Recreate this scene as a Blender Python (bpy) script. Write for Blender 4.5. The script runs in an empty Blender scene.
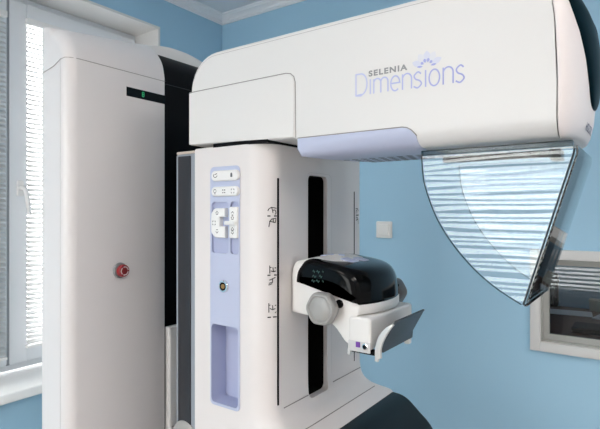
import bpy, bmesh, math, random
from mathutils import Vector, Matrix
random.seed(4)
C = bpy.context.scene.collection
H = 1.5                      # eye height; shapes below are written relative to eye level
PI = math.pi

# ------------------------------------------------------------------ materials
def mat(name, col, rough=.5, metal=0., coat=0., spec=.5, emit=None, estr=0., bump=None, var=None):
    m = bpy.data.materials.new(name); m.use_nodes = True
    nt = m.node_tree; b = nt.nodes['Principled BSDF']
    b.inputs['Base Color'].default_value = (*col, 1)
    b.inputs['Roughness'].default_value = rough
    b.inputs['Metallic'].default_value = metal
    b.inputs['Coat Weight'].default_value = coat
    b.inputs['Coat Roughness'].default_value = .08
    b.inputs['Specular IOR Level'].default_value = spec
    if emit:
        b.inputs['Emission Color'].default_value = (*emit, 1)
        b.inputs['Emission Strength'].default_value = estr
    tc = nt.nodes.new('ShaderNodeTexCoord')
    if var:                                     # slight mottling of the colour itself
        n = nt.nodes.new('ShaderNodeTexNoise'); n.inputs['Scale'].default_value = var[0]
        n.inputs['Detail'].default_value = 4
        mx = nt.nodes.new('ShaderNodeMix'); mx.data_type = 'RGBA'
        nt.links.new(tc.outputs['Object'], n.inputs['Vector'])
        nt.links.new(n.outputs['Fac'], mx.inputs[0])
        mx.inputs[6].default_value = (*[c*(1-var[1]) for c in col], 1)
        mx.inputs[7].default_value = (*[min(1, c*(1+var[1])) for c in col], 1)
        nt.links.new(mx.outputs[2], b.inputs['Base Color'])
    if bump:
        n = nt.nodes.new('ShaderNodeTexNoise'); n.inputs['Scale'].default_value = bump[0]
        bp = nt.nodes.new('ShaderNodeBump'); bp.inputs['Strength'].default_value = bump[1]
        bp.inputs['Distance'].default_value = bump[2]
        nt.links.new(tc.outputs['Object'], n.inputs['Vector'])
        nt.links.new(n.outputs['Fac'], bp.inputs['Height'])
        nt.links.new(bp.outputs['Normal'], b.inputs['Normal'])
    return m

def clear_mat(name, tint, rough=.0, wavy=None, ior=1.49):
    """clear sheet: light passes straight through, the surface reflects by Fresnel"""
    m = bpy.data.materials.new(name); m.use_nodes = True
    nt = m.node_tree; nt.nodes.clear()
    out = nt.nodes.new('ShaderNodeOutputMaterial')
    tr = nt.nodes.new('ShaderNodeBsdfTransparent'); tr.inputs[0].default_value = (*tint, 1)
    gl = nt.nodes.new('ShaderNodeBsdfGlossy'); gl.inputs['Roughness'].default_value = rough
    fr = nt.nodes.new('ShaderNodeFresnel'); fr.inputs['IOR'].default_value = ior
    mx = nt.nodes.new('ShaderNodeMixShader')
    nt.links.new(fr.outputs[0], mx.inputs[0]); nt.links.new(tr.outputs[0], mx.inputs[1])
    nt.links.new(gl.outputs[0], mx.inputs[2]); nt.links.new(mx.outputs[0], out.inputs[0])
    if wavy:
        tc = nt.nodes.new('ShaderNodeTexCoord'); mp = nt.nodes.new('ShaderNodeMapping')
        mp.inputs['Scale'].default_value = wavy[0]
        n = nt.nodes.new('ShaderNodeTexNoise'); n.inputs['Scale'].default_value = 1; n.inputs['Detail'].default_value = 0
        bp = nt.nodes.new('ShaderNodeBump'); bp.inputs['Strength'].default_value = 1
        bp.inputs['Distance'].default_value = wavy[1]
        nt.links.new(tc.outputs['Object'], mp.inputs[0]); nt.links.new(mp.outputs[0], n.inputs['Vector'])
        nt.links.new(n.outputs['Fac'], bp.inputs['Height'])
        nt.links.new(bp.outputs['Normal'], gl.inputs['Normal'])
    return m

WHITE = mat('white_plastic', (.80, .79, .775), .38, spec=.4)
WHITE2 = mat('warm_white_plastic', (.785, .75, .74), .36, spec=.4)
PILLAR = mat('pillar_white', (.77, .75, .75), .3, spec=.45)
CAPM = mat('cap_white_pink_light', (.80, .755, .75), .4)  # pinkish light on the cap is put into its base colour
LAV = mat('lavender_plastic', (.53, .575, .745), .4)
LAVD = mat('lavender_recess_shade', (.46, .50, .69), .4)  # shade inside the recesses is put into this darker lavender
KEYM = mat('key_white', (.86, .86, .85), .35)
SEAM = mat('seam_grey', (.30, .28, .27), .7)
GREYD = mat('slate_grey', (.03, .032, .038), .32, spec=.3)
GREYM = mat('mid_grey', (.30, .335, .38), .35)
BLACKG = mat('gloss_black', (.003, .0035, .004), .10, spec=.16)
BLACKM = mat('matt_black', (.004, .004, .005), .5, spec=.1)
NAVY = mat('dark_cover', (.006, .013, .017), .4, spec=.2)
GLOBE = mat('dark_window', (.004, .014, .020), .3, spec=.1)
GLOBE.node_tree.nodes['Principled BSDF'].inputs['IOR'].default_value = 1.12
KNOB = mat('knob_grey', (.37, .37, .36), .38)
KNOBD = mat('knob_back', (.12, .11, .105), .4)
STEEL = mat('brushed_steel', (.55, .55, .55), .28, metal=1)
CHROME = mat('chrome', (.8, .8, .8), .12, metal=1)
BRASS = mat('brass_socket', (.45, .27, .10), .35, metal=.6)
BRACK = mat('bracket_grey', (.06, .072, .085), .4, spec=.3)
BRACKE = mat('bracket_edge', (.72, .71, .69), .3, metal=.3)
PURPLE = mat('purple', (.17, .05, .36), .4)
RED = mat('red_button', (.27, .006, .010), .3, coat=.3)
REDD = mat('red_centre', (.18, .004, .008), .35)
PRINT = mat('print_white', (.8, .75, .75), .5)
COLLAR = mat('collar_grey', (.32, .33, .34), .35, metal=.3)
INK = mat('ink_black', (.02, .02, .02), .6)
INKG = mat('ink_grey', (.30, .31, .32), .5)
INKL = mat('ink_lavender', (.46, .49, .78), .5)
INKP = mat('ink_pale_lavender', (.70, .72, .83), .5)
INKQ = mat('ink_palest_lavender', (.75, .76, .81), .5)
INKV = mat('ink_deep_lavender', (.40, .44, .76), .5)
GREENL = mat('green_led', (.02, .3, .1), .5, emit=(.05, .75, .32), estr=.3)
TEALL = mat('teal_led', (.006, .03, .026), .5, emit=(.1, .5, .38), estr=.04)
WARMW = mat('warm_wall_paint', (.74, .69, .66), .8, bump=(90, .12, .002))
BLUE = mat('blue_paint', (.37, .60, .77), .75, spec=.25, bump=(90, .12, .002), var=(1.5, .015))
CEIL = mat('ceiling_paint', (.70, .74, .79), .85)
CORN = mat('cornice_white', (.80, .82, .86), .7)
REVEAL = mat('reveal_white', (.78, .77, .76), .7)
UPVC = mat('white_upvc', (.80, .83, .87), .3)
SILLM = mat('sill_white', (.86, .86, .86), .3)
SLAT = mat('slat_white', (.86, .86, .86), .45)
BSLAT = bpy.data.materials.new('blind_slat'); BSLAT.use_nodes = True
_n = BSLAT.node_tree; _mx = _n.nodes.new('ShaderNodeMixShader'); _t = _n.nodes.new('ShaderNodeBsdfTranslucent'); _t.inputs[0].default_value = (.9, .91, .92, 1)
_p = _n.nodes['Principled BSDF']; _p.inputs['Base Color'].default_value = (.88, .88, .88, 1); _mx.inputs[0].default_value = .5
_n.links.new(_p.outputs[0], _mx.inputs[1]); _n.links.new(_t.outputs[0], _mx.inputs[2]); _n.links.new(_mx.outputs[0], _n.nodes['Material Output'].inputs[0])
GASK = mat('gasket', (.28, .30, .33), .6)
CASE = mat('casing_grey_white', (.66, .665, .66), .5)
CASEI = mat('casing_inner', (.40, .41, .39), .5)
FLOORM = mat('vinyl_floor', (.46, .42, .40), .45, var=(4, .08))
SWITCH = mat('switch_white', (.80, .80, .78), .3)
WOOD = mat('dark_wood', (.12, .055, .035), .5, var=(8, .25))
PAPER = mat('paper', (.62, .68, .74), .8)
BEIGE = mat('beige_plastic', (.55, .57, .50), .6)
LAMP = mat('added_lamp_diffuser', (.9, .9, .9), .5, emit=(1, .925, .87), estr=15.5)  # glow of the added, unseen ceiling lamps
PANE = clear_mat('window_pane', (.95, .97, .97), ior=1.35)
ACRYL = clear_mat('acrylic', (.94, .965, .975), rough=.004, wavy=((6, 6, 34), .00010), ior=1.5)
ACRYLE = clear_mat('acrylic_edge', (.35, .45, .50), rough=.05)

# ------------------------------------------------------------------ mesh helpers
def inset_dirs(p):
    n = len(p); out = []
    area = sum(p[i][0]*p[(i+1) % n][1]-p[(i+1) % n][0]*p[i][1] for i in range(n))
    s = 1 if area > 0 else -1
    for i in range(n):
        a, b, c = Vector(p[i-1][:2]), Vector(p[i][:2]), Vector(p[(i+1) % n][:2])
        e1 = (b-a).normalized(); e2 = (c-b).normalized()
        n1 = Vector((-e1.y, e1.x))*s; n2 = Vector((-e2.y, e2.x))*s
        d = n1+n2
        d = d/max(d.length_squared*.5, .25) if d.length > 1e-6 else n1
        out.append(d)
    return out

AX = {'Y': lambda u, v, w: (u, w, v), 'X': lambda u, v, w: (w, u, v), 'Z': lambda u, v, w: (u, v, w)}

def pillow(bm, prof, axis, a0, a1, r0=0., r1=0., n=4, rmap=None, fix=None, mid=0):
    """extrude a closed profile along an axis with rolled-over edges of radius r0 / r1 at the ends"""
    f = AX[axis]; dirs = inset_dirs(prof); rings = []
    for i, d in (fix or {}).items(): dirs[i] = Vector(d)
    sg = 1 if a1 > a0 else -1
    def ring(rr, k, n, base, sgn):
        t = (k/n)*PI/2
        row = []
        for i, q in enumerate(prof):
            r = rr*(rmap[i] if rmap else 1)
            ins = r*(1-math.sin(t)); dep = r*(1-math.cos(t))
            row.append(bm.verts.new(f(q[0]+dirs[i].x*ins, q[1]+dirs[i].y*ins, base+sgn*sg*dep)))
        return row
    if r0 > 0: rings += [ring(r0, k, n, a0, 1) for k in range(n+1)]
    else: rings.append(ring(0, 1, 1, a0, 1))
    for q in range(1, mid+1):
        c0, c1 = a0+sg*r0, a1-sg*r1
        rings.append(ring(0, 1, 1, c0+(c1-c0)*q/(mid+1), 1))
    if r1 > 0: rings += [ring(r1, n-k, n, a1, -1) for k in range(n+1)]
    else: rings.append(ring(0, 1, 1, a1, -1))
    m = len(prof)
    for A, B in zip(rings, rings[1:]):
        for i in range(m):
            try: bm.faces.new((A[i], A[(i+1) % m], B[(i+1) % m], B[i]))
            except ValueError: pass
    bm.faces.new(rings[0]); bm.faces.new(rings[-1][::-1])
    bmesh.ops.recalc_face_normals(bm, faces=bm.faces)
    return bm

def rr(x0, y0, x1, y1, r, n=5, corners=(1, 1, 1, 1)):
    """rounded rectangle profile, corners: bl, br, tr, tl"""
    pts = []
    for (cx, cy, a, k) in ((x0+r, y0+r, PI, 0), (x1-r, y0+r, 1.5*PI, 1), (x1-r, y1-r, 0, 2), (x0+r, y1-r, .5*PI, 3)):
        if corners[k] and r > 0:
            for j in range(n+1):
                t = a+.5*PI*j/n; pts.append((cx+r*math.cos(t), cy+r*math.sin(t)))
        else:
            pts.append(((x0, y0), (x1, y0), (x1, y1), (x0, y1))[k])
    return pts

def smooth_path(p, closed=False, k=4):
    """Catmull-Rom through points"""
    out = []; n = len(p)
    rng = range(n if closed else n-1)
    for i in rng:
        P = [Vector(p[(i+j) % n] if closed else p[min(max(i+j, 0), n-1)]) for j in (-1, 0, 1, 2)]
        for s in range(k):
            t = s/k
            out.append(tuple(.5*((2*P[1])+(P[2]-P[0])*t+(2*P[0]-5*P[1]+4*P[2]-P[3])*t*t+(3*P[1]-P[0]-3*P[2]+P[3])*t**3)))
    if not closed: out.append(tuple(p[-1]))
    return out

def box(bm, lo, hi):
    v = [bm.verts.new((x, y, z)) for x in (lo[0], hi[0]) for y in (lo[1], hi[1]) for z in (lo[2], hi[2])]
    for f in ((0, 1, 3, 2), (4, 6, 7, 5), (0, 4, 5, 1), (2, 3, 7, 6), (0, 2, 6, 4), (1, 5, 7, 3)):
        bm.faces.new([v[i] for i in f])
    bmesh.ops.recalc_face_normals(bm, faces=bm.faces)
    return bm

def rbox(bm, lo, hi, r, axis='Y', er=None):
    er = r if er is None else er
    i = {'Y': (0, 2, 1), 'X': (1, 2, 0), 'Z': (0, 1, 2)}[axis]
    return pillow(bm, rr(lo[i[0]], lo[i[1]], hi[i[0]], hi[i[1]], r), axis, lo[i[2]], hi[i[2]], er, er)

def lathe(bm, c, axis, prof, n=32, lobes=None):
    """prof: (radius, along) pairs; lobes=(count, depth) gives a grip edge"""
    f = AX[axis]; cu, cv, cw = {'Y': (c[0], c[2], c[1]), 'X': (c[1], c[2], c[0]), 'Z': (c[0], c[1], c[2])}[axis]
    rings = []
    for r, w in prof:
        row = []
        for k in range(n):
            t = 2*PI*k/n; q = r
            if lobes: q = r*(1-lobes[1]*(.5-.5*math.cos(lobes[0]*t)))
            row.append(bm.verts.new(f(cu+q*math.cos(t), cv+q*math.sin(t), cw+w)))
        rings.append(row)
    for A, B in zip(rings, rings[1:]):
        for i in range(n): bm.faces.new((A[i], A[(i+1) % n], B[(i+1) % n], B[i]))
    bm.faces.new(rings[0]); bm.faces.new(rings[-1][::-1])
    bmesh.ops.recalc_face_normals(bm, faces=bm.faces)
    return bm

def tube(bm, pts, r, n=8, closed=False):
    pts = [Vector(p) for p in pts]; rings = []
    up = Vector((.31, .22, .92)).normalized(); m = len(pts)
    for i, p in enumerate(pts):
        if closed: d = pts[(i+1) % m]-pts[i-1]
        else: d = pts[min(i+1, m-1)]-pts[max(i-1, 0)]
        d.normalize(); s = d.cross(up)
        if s.length < .05: s = d.cross(Vector((1, .2, 0)))
        s.normalize(); u = s.cross(d)
        rad = r[i] if isinstance(r, (list, tuple)) else r
        rings.append([bm.verts.new(p+s*rad*math.cos(2*PI*k/n)+u*rad*math.sin(2*PI*k/n)) for k in range(n)])
    seq = list(zip(rings, rings[1:]))+([(rings[-1], rings[0])] if closed else [])
    for A, B in seq:
        for k in range(n): bm.faces.new((A[k], A[(k+1) % n], B[(k+1) % n], B[k]))
    if not closed:
        bm.faces.new(rings[0][::-1]); bm.faces.new(rings[-1])
    bmesh.ops.recalc_face_normals(bm, faces=bm.faces)
    return bm

def ribbon(bm, pts, w, f, closed=False):
    """flat printed stroke of width w; f maps (u, v) to a point on the surface"""
    n = len(pts); L = []; R = []
    for i in range(n):
        b = Vector(pts[i]); a = Vector(pts[i-1]) if (i or closed) else None
        c = Vector(pts[(i+1) % n]) if (i < n-1 or closed) else None
        e1 = (b-a).normalized() if a is not None else None
        e2 = (c-b).normalized() if c is not None else None
        if e1 is None: e1 = e2
        if e2 is None: e2 = e1
        d = Vector((-e1.y-e2.y, e1.x+e2.x))
        d = d/max(d.length_squared*.5, .5) if d.length > 1e-5 else Vector((-e1.y, e1.x))
        L.append(bm.verts.new(f(*(b+d*w/2)))); R.append(bm.verts.new(f(*(b-d*w/2))))
    for i in range(n if closed else n-1):
        j = (i+1) % n
        bm.faces.new((L[i], R[i], R[j], L[j]))
    return bm

def flat(bm, pts, f):
    bm.faces.new([bm.verts.new(f(*p)) for p in pts]); return bm

ORG = {}
def link(name, me, m, parent=None, smooth=True, kind=None, sharp=38):
    """mesh in eye-relative coordinates -> object with its origin at its own base"""
    vs = [v.co for v in me.vertices]
    lo = Vector([min(v[i] for v in vs) for i in range(3)]); hi = Vector([max(v[i] for v in vs) for i in range(3)])
    o_ = Vector(((lo.x+hi.x)/2, (lo.y+hi.y)/2, lo.z))
    me.transform(Matrix.Translation(-o_))
    if smooth:
        for p in me.polygons: p.use_smooth = True
        me.set_sharp_from_angle(angle=math.radians(sharp))
    if m and not me.materials: me.materials.append(m)
    o = bpy.data.objects.new(name, me); C.objects.link(o)
    w = o_+Vector((0, 0, H)); ORG[o.name] = w
    if parent: o.parent = parent; o.location = w-ORG[parent.name]
    else: o.location = w
    if kind: o['kind'] = kind
    return o

def obj(name, bm, m, parent=None, smooth=True, kind=None, sharp=38, label=None):
    me = bpy.data.meshes.new(name); bm.to_mesh(me); bm.free()
    o = link(name, me, m, parent, smooth, kind, sharp)
    if label: o['label'] = label
    return o

def empty(name, loc, label=None, cat=None, group=None, parent=None, kind=None):
    o = bpy.data.objects.new(name, None); C.objects.link(o)
    o.empty_display_size = .1
    w = Vector(loc)+Vector((0, 0, H)); ORG[o.name] = w
    o.location = w-ORG[parent.name] if parent else w
    if parent: o.parent = parent
    if label: o['label'] = label
    if cat: o['category'] = cat
    if group: o['group'] = group
    if kind: o['kind'] = kind
    return o

def tag(o, label, cat, group=None):
    o['label'] = label; o['category'] = cat
    if group: o['group'] = group
    return o

def B(): return bmesh.new()

def cut(bm, cutters):
    """subtract cutter meshes from bm, return the evaluated mesh"""
    me = bpy.data.meshes.new('body'); bm.to_mesh(me); bm.free()
    o = bpy.data.objects.new('body_tmp', me); C.objects.link(o); tmp = []
    for cb in cutters:
        cm = bpy.data.meshes.new('cutter'); cb.to_mesh(cm); cb.free()
        co = bpy.data.objects.new('cutter_tmp', cm); C.objects.link(co); tmp.append(co)
        md = o.modifiers.new('cut', 'BOOLEAN'); md.operation = 'DIFFERENCE'; md.solver = 'EXACT'; md.object = co
    dg = bpy.context.evaluated_depsgraph_get(); dg.update()
    res = bpy.data.meshes.new_from_object(o.evaluated_get(dg))
    for t in tmp+[o]: bpy.data.objects.remove(t, do_unlink=True)
    return res

def text_mesh(s, size, bold=.0, spacing=1.0):
    cu = bpy.data.curves.new('lettering', 'FONT'); cu.body = s; cu.size = size; cu.offset = bold; cu.space_character = spacing
    o = bpy.data.objects.new('lettering_tmp', cu); C.objects.link(o)
    dg = bpy.context.evaluated_depsgraph_get(); dg.update()
    me = bpy.data.meshes.new_from_object(o.evaluated_get(dg)); bpy.data.objects.remove(o, do_unlink=True)
    return me

# ------------------------------------------------------------------ the room
XL, XR, YB, YF, ZC, ZF = -2.12, 2.30, 2.175, -2.40, 1.175, -H
W1 = dict(y0=.33, y1=1.708, z0=-.715, z1=.98)          # window beside the machine
W2 = dict(x0=-2.02, x1=-.10, z0=-1.05, z1=.95)          # window behind the photographer
W3 = dict(x0=-.359, x1=.60, z0=-.519, z1=-.185)        # observation window to the control room

def wall_with_hole(name, axis, t0, t1, u0, u1, h, m):
    bm = B()
    def b(ua, ub, za, zb):
        if axis == 'X': box(bm, (t0, ua, za), (t1, ub, zb))
        else: box(bm, (ua, t0, za), (ub, t1, zb))
    b(u0, h[0], ZF, ZC+.1); b(h[1], u1, ZF, ZC+.1); b(h[0], h[1], ZF, h[2]); b(h[0], h[1], h[3], ZC+.1)
    return obj(name, bm, m, None, False, 'structure')
wall_with_hole('wall_left', 'X', XL-.30, XL, YF-.25, YB+.15, (W1['y0'], W1['y1'], W1['z0'], W1['z1']), BLUE)
wall_with_hole('wall_back', 'Y', YB, YB+.15, XL, XR, (W3['x0'], W3['x1'], W3['z0'], W3['z1']), BLUE)
wall_with_hole('wall_front', 'Y', YF-.25, YF, XL, XR, (W2['x0'], W2['x1'], W2['z0'], W2['z1']), WARMW)
obj('wall_right', box(B(), (XR, YF-.25, ZF), (XR+.15, YB+.15, ZC+.1)), WARMW, None, False, 'structure')
obj('floor', box(B(), (XL-.3, YF-.25, ZF-.1), (XR+.15, 4.6, ZF)), FLOORM, None, False, 'structure')
obj('ceiling', box(B(), (XL-.3, YF-.25, ZC+.1), (XR+.15, YB+.15, ZC+.2)), CEIL, None, False, 'structure')
obj('ceiling_lining', box(B(), (XL, YF, ZC), (XR, YB, ZC+.1)), CEIL, None, False, 'structure')

def cornice(name, pts):
    prof = [(0, -.042), (.008, -.042), (.010, -.036), (.018, -.033), (.022, -.024), (.034, -.016), (.046, -.014), (.050, -.008), (.060, -.006), (.062, 0), (0, 0)]
    bm = B()
    (xa, ya), (xb, yb), nrm = pts
    rows = []
    for (x, y, sx) in ((xa, ya, 0), (xb, yb, 0)):
        rows.append([bm.verts.new((x+nrm[0]*u, y+nrm[1]*u, ZC+v-.0005)) for u, v in prof])
    n = len(prof)
    for i in range(n): bm.faces.new((rows[0][i], rows[0][(i+1) % n], rows[1][(i+1) % n], rows[1][i]))
    bm.faces.new(rows[0]); bm.faces.new(rows[1][::-1])
    bmesh.ops.recalc_face_normals(bm, faces=bm.faces)
    return obj(name, bm, CORN, None, True, 'structure', 25)
cornice('trim_1', ((XL, YF), (XL, YB), (1, 0)))
cornice('trim_2', ((XL, YB), (XR, YB), (0, -1)))

# window reveal lining + sill
rv = B()
d0, d1 = XL-.30, XL+.001
box(rv, (d0, W1['y1']-.012, W1['z0']), (d1, W1['y1'], W1['z1']))
box(rv, (d0, W1['y0'], W1['z0']), (d1, W1['y0']+.012, W1['z1']))
box(rv, (d0, W1['y0']+.012, W1['z1']-.012), (d1, W1['y1']-.012, W1['z1']))
obj('trim_3', rv, REVEAL, None, False, 'structure')
obj('windowsill', rbox(B(), (-2.37, W1['y0']+.013, W1['z0']-.035), (-2.045, W1['y1']-.013, W1['z0']+.005), .008, 'Y', .004), SILLM, None, True, 'structure')

# uPVC window: two sashes meeting behind the machine's left edge
def frame_rect(bm, axis, t0, t1, u0, u1, z0, z1, w, r=.006):
    def b(ua, ub, za, zb):
        if axis == 'X': rbox(bm, (t0, ua, za), (t1, ub, zb), r, 'X', r*.6)
        else: rbox(bm, (ua, t0, za), (ub, t1, zb), r, 'Y', r*.6)
    b(u0, u0+w, z0, z1); b(u1-w, u1, z0, z1); b(u0+w-.004, u1-w+.004, z0, z0+w); b(u0+w-.004, u1-w+.004, z1-w, z1)
win = empty('window_1', (-2.36, 1.02, W1['z0']+.012), 'white plastic framed window beside the tall white pillar', kind='structure')
fz0, fz1 = W1['z0']+.012, W1['z1']-.012
bm = B(); frame_rect(bm, 'X', -2.37, -2.315, W1['y0']+.012, W1['y1']-.012, fz0, fz1, .05)
rbox(bm, (-2.37, .985, fz0+.046), (-2.315, 1.045, fz1-.046), .004, 'X', .003)
obj('window_frame', bm, UPVC, win)
s0z, s1z = fz0+.032, fz1-.032
for (ya, yb) in ((W1['y0']+.04, 1.0185), (1.0275, W1['y1']-.04)):
    bm = B(); frame_rect(bm, 'X', -2.33, -2.285, ya, yb, s0z, s1z, .078, .01)
    s = obj('sash', bm, UPVC, win)
    obj('pane', box(B(), (-2.318, ya+.07, s0z+.07), (-2.312, yb-.07, s1z-.07)), PANE, s, False)
bm = B(); box(bm, (-2.314, 1.0165, s0z), (-2.288, 1.0295, s1z)); obj('gasket', bm, GASK, win, False, label='dark grey rubber gasket between the sashes')
bm = B(); hz = .105
rbox(bm, (-2.287, 1.058, hz-.035), (-2.278, 1.086, hz+.035), .008, 'X', .002)
tube(bm, [(-2.285, 1.072, hz), (-2.250, 1.072, hz), (-2.238, 1.074, hz-.006), (-2.235, 1.078, hz-.03), (-2.236, 1.086, hz-.08), (-2.238, 1.090, hz-.118)], [.011, .011, .011, .0105, .010, .008], 12)
obj('window_handle', bm, SLAT, win)

def blind(yc0, yc1, x, z0, z1, label, group, rotz=0, along='Y', wand=True, pitch=.0212, tilt=38, half=.0125):
    """venetian blind: headrail, slats, bottom rail, ladder cords"""
    def T(u, d, z): return (x+d, u, z) if along == 'Y' else (u, x+d, z)
    mid = (yc0+yc1)/2
    b0 = T(mid, 0, z0)
    r = empty('venetian_blind', b0, label, 'blind', group)
    def bx(bm, u0, u1, da, db, za, zb):
        p, q = T(u0, da, za), T(u1, db, zb)
        lo = [min(a, b) for a, b in zip(p, q)]; hi = [max(a, b) for a, b in zip(p, q)]
        return rbox(bm, lo, hi, .003, 'Y' if along == 'Y' else 'X', .002)
    obj('headrail', bx(B(), yc0, yc1, -.012, .014, z1-.026, z1), SLAT, r)
    obj('bottom_rail', bx(B(), yc0, yc1, -.011, .013, z0, z0+.012), SLAT, r)
    bm = B(); z = z0+.026; ca, sa = math.cos(math.radians(tilt)), math.sin(math.radians(tilt))
    while z < z1-.03:
        rows = []
        for k in range(5):
            q = (k-2)/2*half; cr = .13*half*(1-(q/half)**2)
            rows.append([bm.verts.new(T(u, q*ca-cr*sa, z-q*sa+cr*ca)) for u in (yc0+.002, yc1-.002)])
        for a, b in zip(rows, rows[1:]): bm.faces.new((a[0], a[1], b[1], b[0]))
        z += pitch
    o = obj('slats', bm, BSLAT, r, sharp=80)
    sm = o.modifiers.new('thickness', 'SOLIDIFY'); sm.thickness = .0006
    n = 2 if yc1-yc0 < .8 else 4
    for k in range(n):
        u = yc0+.05+(yc1-yc0-.10)*k/(n-1)
        bm = B(); tube(bm, [T(u, .0135, z0+.005), T(u, .0135, z1-.01)], .0008, 6)
        obj('ladder_cord', bm, SLAT, r)
    return r
blind(1.088, 1.640, -2.262, -.605, .862, 'white venetian blind on the sash with the handle, half hidden by the white pillar', 'venetian blinds on the left window')
blind(.420, 1.004, -2.262, -.635, .862, 'white venetian blind at the far left edge, on the sash without a handle', 'venetian blinds on the left window')

# second window, in the wall the photograph is taken from; its blind is mirrored in the clear shield
bm = B()
box(bm, (W2['x0'], YF-.25, W2['z1']-.012), (W2['x1'], YF+.001, W2['z1'])); box(bm, (W2['x0'], YF-.25, W2['z0']), (W2['x1'], YF+.001, W2['z0']+.012))
box(bm, (W2['x0'], YF-.25, W2['z0']+.012), (W2['x0']+.012, YF+.001, W2['z1']-.012)); box(bm, (W2['x1']-.012, YF-.25, W2['z0']+.012), (W2['x1'], YF+.001, W2['z1']-.012))
obj('trim_4', bm, REVEAL, None, False, 'structure')
win2 = empty('window_2', (-.97, YF-.2, W2['z0']+.012), 'white framed window behind the viewpoint', kind='structure')
bm = B(); frame_rect(bm, 'Y', YF-.22, YF-.16, W2['x0']+.012, W2['x1']-.012, W2['z0']+.012, W2['z1']-.012, .07)
obj('window_frame', bm, UPVC, win2)
obj('pane', box(B(), (W2['x0']+.08, YF-.195, W2['z0']+.08), (W2['x1']-.08, YF-.19, W2['z1']-.08)), PANE, win2, False)
blind(W2['x0']+.03, W2['x1']-.03, YF-.08, W2['z0']+.04, W2['z1']-.02, 'wide white venetian blind in the window facing the machine', None, along='X', pitch=.052, tilt=28, half=.0225)

# observation window
obw = empty('window_3', (.12, YB, W3['z0']-.036), 'grey framed observation window under the clear face shield', kind='structure')
bm = B(); w = .036
def cas(a, b, za, zb): rbox(bm, (a, YB-.018, za), (b, YB+.004, zb), .003, 'Y', .003)
x0, x1, z0, z1 = W3['x0'], W3['x1'], W3['z0'], W3['z1']
cas(x0-w, x0+.002, z0-w, z1+w); cas(x1-.002, x1+w, z0-w, z1+w); cas(x0+.001, x1-.001, z0-w, z0+.002); cas(x0+.001, x1-.001, z1-.002, z1+w)
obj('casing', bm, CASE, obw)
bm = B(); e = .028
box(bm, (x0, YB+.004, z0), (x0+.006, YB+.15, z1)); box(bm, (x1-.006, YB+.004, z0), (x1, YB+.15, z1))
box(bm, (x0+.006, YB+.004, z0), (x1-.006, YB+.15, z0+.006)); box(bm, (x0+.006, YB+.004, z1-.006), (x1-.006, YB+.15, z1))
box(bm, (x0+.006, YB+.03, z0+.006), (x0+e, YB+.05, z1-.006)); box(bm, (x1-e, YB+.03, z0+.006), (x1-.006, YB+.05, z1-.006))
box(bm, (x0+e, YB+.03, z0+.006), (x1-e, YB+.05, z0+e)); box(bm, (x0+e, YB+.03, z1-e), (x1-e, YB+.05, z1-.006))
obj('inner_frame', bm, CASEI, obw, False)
obj('pane', box(B(), (x0+e-.004, YB+.036, z0+e-.004), (x1-e+.004, YB+.042, z1-e+.004)), clear_mat('leaded_glass', (.84, .88, .90), ior=1.5), obw, False)
# control room
bm = B()
box(bm, (-1.2, YB+.15, ZF), (-1.1, 4.6, ZC)); box(bm, (XR, YB+.15, ZF), (XR+.15, 4.6, ZC))
box(bm, (-1.1, 4.5, ZF), (XR, 4.6, ZC)); box(bm, (-1.2, YB+.15, ZC), (XR+.15, 4.6, ZC+.1))
obj('wall_control_room', bm, BLUE, None, False, 'structure')
# desk
DZ = -.56
dk = empty('control_desk', (.2, 2.95, ZF), 'dark wooden desk beyond the observation window', 'desk')
obj('desktop', rbox(B(), (-1.05, 2.40, DZ-.03), (1.5, 3.3, DZ), .004, 'Y', .003), WOOD, dk)
for x in (-1.02, 1.44): obj('side_panel', box(B(), (x, 2.44, ZF+.001), (x+.03, 3.26, DZ-.03)), WOOD, dk, False)
obj('modesty_panel', box(B(), (-.99, 3.18, -1.1), (1.44, 3.20, DZ-.03)), WOOD, dk, False)
# monitor at left, seen from behind the glass as a black block
mo = empty('computer_monitor', (-.50, 2.72, DZ), 'black computer monitor at left edge of observation window', 'monitor')
obj('screen_housing', rbox(B(), (-.70, 2.74, -.475), (-.375, 2.79, -.31), .012, 'Y', .008), BLACKM, mo)
obj('screen', box(B(), (-.685, 2.737, -.46), (-.39, 2.740, -.325)), BLACKG, mo, False)
obj('neck', rbox(B(), (-.57, 2.77, DZ+.012), (-.51, 2.80, -.46), .008, 'Z', .002), BLACKM, mo)
obj('base', rbox(B(), (-.63, 2.70, DZ), (-.45, 2.86, DZ+.014), .02, 'Z', .004), BLACKM, mo)
for i, (x, y, a, lb) in enumerate(((-.36, 3.10, .12, 'pale sheet of paper on the desk nearest the monitor'), (-.13, 3.05, -.2, 'pale sheet of paper in the middle of the dark desk'), (.12, 3.08, .05, 'pale sheet of paper at right edge of photo on desk'))):
    bm = B(); box(bm, (-.105, -.0745, 0), (.105, .0745, .002+.004*i))
    bm.transform(Matrix.Translation((x, y, DZ+.0005)) @ Matrix.Rotation(a, 4, 'Z'))
    tag(obj('paper_sheet', bm, PAPER, None, False), lb, 'paper', 'papers on the desk')
bm = B(); rbox(bm, (-.30, 2.60, DZ+.0005), (.05, 2.76, DZ+.024), .006, 'Z', .004)
kb = tag(obj('keyboard', bm, BLACKM), 'low black keyboard on the desk just behind the glass', 'keyboard')
bx_ = empty('desk_box', (-.14, 3.25, DZ), 'beige box standing on the desk at the right edge', 'box')
obj('box_body', rbox(B(), (-.28, 3.22, DZ+.0005), (.0, 3.28, -.505), .006, 'Y', .004), BEIGE, bx_)
obj('lid', rbox(B(), (-.284, 3.216, -.505), (.004, 3.284, -.495), .004, 'Y', .003), BEIGE, bx_)

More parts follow.
